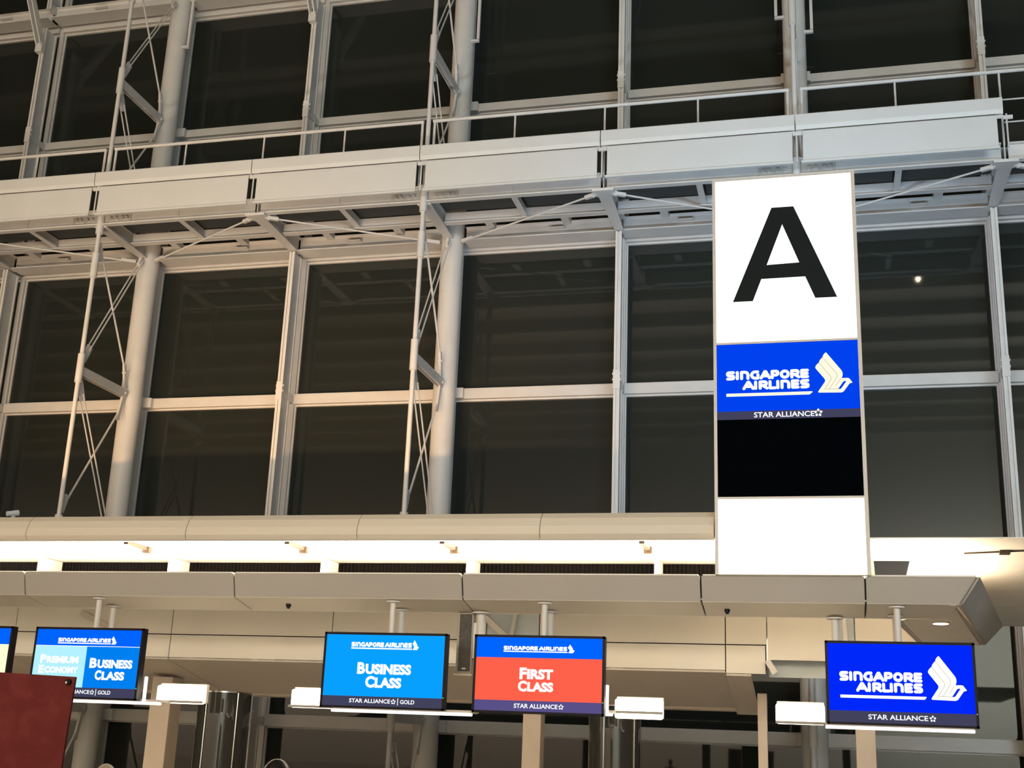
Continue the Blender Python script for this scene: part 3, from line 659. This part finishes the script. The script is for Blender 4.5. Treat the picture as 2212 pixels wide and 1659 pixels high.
words(bar3, [('STAR ALLIANCE', t0[0], t0[1], c+.027, c+.060, .02), ('flower', t0[1]+.028, c+.042, .022), ('bar', g0[0]-.024, g0[0]-.018, c+.014, c+.070), ('GOLD', g0[0], g0[1], c+.026, c+.059, .02)])
# split premium economy / business
o1, (a, b, c, d) = screen(-6.975, 'screen split into pale and mid blue halves, partly behind the red board', -6.447)
ds = .50
hd = zone(o1, 'screen_header', 'e_blueh', a, b, 2.405, d); zone(o1, 'screen_divider', 'e_text', a, b, 2.400, 2.405)
xs = at(182, 1445, DT).x
lf = zone(o1, 'screen', 'e_pale', a, xs, c+.080, 2.400); rt = zone(o1, 'screen', 'e_dblue', xs, b, c+.080, 2.400); bar1 = zone(o1, 'screen_bar', 'e_bar', a, b, c, c+.080)
q = bx(497, 1000, 190, 225, 0, 1330, 3.95); airline_row(hd, q[0], q[1], at(185, 1387.2, DT).z, .036)
B_ = bx(765, 828, 360, 446, 0, 1330, 3.95); U_ = bx(832, 1130, 376, 451, 0, 1330, 3.95); C_ = bx(808, 862, 464, 549, 0, 1330, 3.95); S_ = bx(866, 1060, 478, 552, 0, 1330, 3.95)
words(rt, [('B', *B_, .05), ('USINESS', *U_, .055), ('C', *C_, .05), ('LASS', *S_, .055)])
P_ = bx(345, 395, 328, 405, 0, 1330, 3.95); R_ = bx(398, 670, 345, 405, 0, 1330, 3.95); E_ = bx(328, 375, 418, 490, 0, 1330, 3.95); N_ = bx(378, 668, 433, 490, 0, 1330, 3.95)
words(lf, [('P', *P_, .05), ('REMIUM', *R_, .055), ('E', *E_, .05), ('CONOMY', *N_, .055)])
g0 = bx(832, 940, 648, 685, 0, 1330, 3.95); t1 = at(760/3.95, 1498, DT).x
words(bar1, [('STAR ALLIANCE', t1-.36, t1, c+.027, c+.060, .02), ('flower', t1+.026, c+.042, .022), ('bar', g0[0]-.024, g0[0]-.018, c+.014, c+.070), ('GOLD', g0[0], g0[1], c+.026, c+.059, .02)])
# sliver at the left edge
o0, (a, b, c, d) = screen(-8.305, 'screen with ivory panel cut off by the left edge', -7.75)
zone(o0, 'screen_header', 'e_blueh', a, b, 2.405, d); zone(o0, 'screen', 'e_ivory', a, b, c+.08, 2.405); zone(o0, 'screen_bar', 'e_bar', a, b, c, c+.08)

# ================================================================ COUNTER LIGHTS
def counter_light(lb, bx0, bx1, s0, s1, zs, vert=None):
    o = thing('counter_light', lb, 'lamp', ((bx0+bx1)/2, 10.38, 1.94), 'desk lights')
    MB().box(bx0, bx1, 10.345, 10.395, 1.942, 2.098).build('diffuser', 'e_warm', o, .018)
    MB().box(bx0+.008, bx1-.002, 10.40, 10.45, 1.95, 2.118).build('housing', 'cream', o, .006)
    MB().box(min(s0, bx0), max(s1, bx1), 10.30, 10.345, zs+.030, zs+.05).build('carrier_bar', 'greyplastic', o)
    MB().box(s0, s1, 10.12, 10.30, zs+.022, zs+.045).build('arm_plate', 'greyplastic', o)
    MB().box(s0, s1, 10.09, 10.15, zs, zs+.024).build('strip_glow', 'e_strip', o, .005)  # glowing bar in place of the light edges reflected under the screen
    if vert: MB().box(vert, vert+.020, 10.09, 10.12, zs+.02, zs+.24).build('side_diffuser', 'e_strip', o, .004)
counter_light('glowing lamp box right of the split blue screen', -5.896, -5.426, -6.90, -5.72, 1.918, -5.882)
counter_light('glowing lamp box partly hidden behind the azure screen', -4.588, -4.10, -4.10, -2.872, 1.914)
counter_light('glowing lamp box right of the coral red screen', -1.722, -1.326, -2.75, -1.70, 1.952, -1.752)
counter_light('glowing lamp box left of the rightmost screen', -.43, -.05, -.048, 1.034, 1.914)

# ================================================================ LOUDSPEAKER AND BACK POLES
sp = thing('column_loudspeaker', 'tall grey loudspeaker hanging on a pole between the azure and coral screens', 'loudspeaker', (-3.03, 10.42, 2.29))
MB().box(-3.115, -2.972, 10.40, 10.50, 2.268, 2.785).build('case', 'greyplastic', sp, .006)
MB().box(-3.092, -2.985, 10.392, 10.405, 2.29, 2.772).build('grille', 'greygrille', sp)
MB().box(-3.055, -3.020, 10.388, 10.394, 2.305, 2.318).build('badge', 'alu', sp)
MB().box(-3.125, -2.965, 10.385, 10.51, 2.256, 2.268).build('bottom_shelf', 'cream', sp)
pole(sp, -2.91, 10.42, 2.0, 2.79, .036); MB().box(-2.972, -2.93, 10.41, 10.46, 2.4, 2.7).build('bracket', 'alu', sp)
hp = thing('hanging_pole', 'bare hanger pole behind the rightmost screen', 'pole', (.05, 10.42, 2.0)); pole(hp, .05, 10.42, 2.0, 2.785, .028)

# ================================================================ RED BOARD
rb = thing('red_board', 'dark red patterned board in the lower left corner', 'board', (-2.7, 3.0, 0))
K = (-1.954, 1.83)
def rot(x, z, an=R(-2.3)):
    dx, dz = x-K[0], z-K[1]; return (K[0]+dx*math.cos(an)-dz*math.sin(an), K[1]+dx*math.sin(an)+dz*math.cos(an))
an = R(-1.6)
MB().poly([rot(-1.954, 1.83, an), rot(-3.5, 1.83, an), rot(-3.5, .12, an), rot(-1.954, .12, an)], 3.0, 3.007).build('panel', 'red', rb)
bp_ = rot(-1.970, 1.816, an)
MB().cyl((bp_[0], 2.992, bp_[1]), (bp_[0], 3.0, bp_[1]), .0075, n=16).build('corner_washer', 'black', rb)
MB().cyl((bp_[0]-.001, 2.987, bp_[1]-.002), (bp_[0], 2.993, bp_[1]-.002), .003, n=12).build('corner_screw', 'chrome', rb)
for xx in (-3.3, -2.15): MB().box(xx-.03, xx+.03, 2.75, 3.25, 0, .04).box(xx-.02, xx+.02, 3.03, 3.07, .04, 1.6).build('stand_leg', 'black', rb)

# ================================================================ PEOPLE
def person(label, x, y, h, clothm, hairm, face):
    """standing figure seen from behind, only the crown of the head reaches the frame"""
    o = thing('person', label, 'person', (x, y, 0)); s = h/1.75
    me = bpy.data.meshes.new('body'); V = []; E = []; RAD = []
    def v(px, py, pz, r, par=None):
        V.append((x+px*s, y+py*s, pz*s)); RAD.append(r*s)
        if par is not None: E.append((par, len(V)-1))
        return len(V)-1
    pel = v(0, 0, .98, .15); wa = v(0, 0, 1.12, .135, pel); ch = v(0, 0, 1.32, .165, wa); nb = v(0, 0, 1.45, .08, ch); nk = v(0, .01, 1.53, .058, nb)
    for sd in (-1, 1):
        hp_ = v(sd*.09, 0, .92, .10, pel); kn = v(sd*.10, -.01, .50, .062, hp_); an_ = v(sd*.10, .03, .09, .042, kn); v(sd*.11, -.0, .045, .045, an_); 
        to = v(sd*.12, .17, .035, .035, len(V)-1)
        sh = v(sd*.18, 0, 1.41, .065, ch); el = v(sd*.25, -.03, 1.12, .045, sh); wr_ = v(sd*.26, .08, .88, .030, el)
        pm = v(sd*.262, .10, .82, .030, wr_)
        for k in range(4):
            f1 = v(sd*.262, .07+.02*k, .765-.003*abs(k-1.5), .0095, pm); f2 = v(sd*.255, .075+.02*k, .725, .009, f1); v(sd*.245, .082+.018*k, .695+.004*abs(k-1.5), .008, f2)
        t1 = v(sd*.245, .135, .81, .010, pm); v(sd*.235, .15, .77, .009, t1)
    me.from_pydata(V, E, []); me.materials.append(M[clothm])
    b = bpy.data.objects.new('body', me); C.objects.link(b); b.parent = o; b.matrix_parent_inverse = Matrix.Translation(-o.location)
    sk = b.modifiers.new('skin', 'SKIN'); b.modifiers.new('sub', 'SUBSURF').levels = 1
    for i, sv in enumerate(me.skin_vertices[0].data): sv.radius = (RAD[i], RAD[i]*.8 if i in (0, 1, 2) else RAD[i]); sv.use_root = (i == 0)
    b.modifiers['sub'].render_levels = 2
    # head turned by face; -1 looks to the camera, +1 away
    def ell(nm, m, c, r, cut=None, seg=24):
        bmn = bmesh.new(); bmesh.ops.create_uvsphere(bmn, u_segments=seg, v_segments=16, radius=1)
        for q in bmn.verts:
            zz = q.co.z; k = 1-.22*max(0, -zz)
            q.co = Vector((c[0]+q.co.x*r[0]*k, c[1]+q.co.y*r[1]*k, c[2]+zz*r[2]))
        if cut is not None: bmesh.ops.delete(bmn, geom=[f for f in bmn.faces if cut(f.calc_center_median())], context='FACES')
        m2 = bpy.data.meshes.new(nm); bmn.to_mesh(m2); bmn.free(); m2.materials.append(M[m])
        for p in m2.polygons: p.use_smooth = True
        ob = bpy.data.objects.new(nm, m2); C.objects.link(ob); ob.parent = o; ob.matrix_parent_inverse = Matrix.Translation(-o.location); return ob
    hc = (x, y+.015*face*s, h-.125*s)
    ell('head', 'skin', hc, (.076*s, .095*s, .118*s))
    fy = hc[1]+face*.09*s
    ell('nose', 'skin', (x, fy+face*.008*s, hc[2]-.012*s), (.014*s, .02*s, .025*s), seg=10); ell('mouth', 'cloth2', (x, fy-face*.008*s, hc[2]-.058*s), (.024*s, .008*s, .006*s), seg=10)
    for sd in (-1, 1):
        ell('eye', 'black', (x+sd*.030*s, fy-face*.010*s, hc[2]+.008*s), (.012*s, .008*s, .007*s), seg=10); ell('ear', 'skin', (x+sd*.077*s, hc[1], hc[2]-.005*s), (.010*s, .022*s, .032*s), seg=10)
    hr = ell('hair', hairm, (hc[0], hc[1]-face*.008*s, hc[2]+.012*s), (.084*s, .102*s, .113*s), cut=lambda p: (p.z < hc[2]-.02*s and (p.y-hc[1])*face > -.02*s) or ((p.y-hc[1])*face > .055*s and p.z < hc[2]+.045*s))
    sd_ = hr.modifiers.new('th', 'SOLIDIFY'); sd_.thickness = .006
person('person with dark hair, only the crown showing at the bottom edge', -2.885, 6.4, 1.582, 'cloth', 'hair', 1)
person('person with fair crown just showing beside the red board', -4.880, 8.0, 1.470, 'cloth2', 'hairg', 1)

# ================================================================ PENDANT SEEN IN THE GLASS
lp_ = at(1983, 604, 58.0)
pl = thing('pendant_lamp', 'small warm ceiling lamp reflected in the glass right of the letter sign', 'lamp', (lp_.x, -10, lp_.z))
MB().cyl((lp_.x, -10, lp_.z+.12), (lp_.x, -10, 24.2), .02, n=8).build('stem', 'steel', pl)
MB().cyl((lp_.x, -10, lp_.z+.05), (lp_.x, -10, lp_.z+.15), .16, .05, n=16).build('shade', 'steel', pl)
M['e_pend'] = emis('pendant_bulb', (1, .82, .55), 160)
MB().cyl((lp_.x, -10, lp_.z-.07), (lp_.x, -10, lp_.z+.06), .04, .09, n=16).build('bulb', 'e_pend', pl)
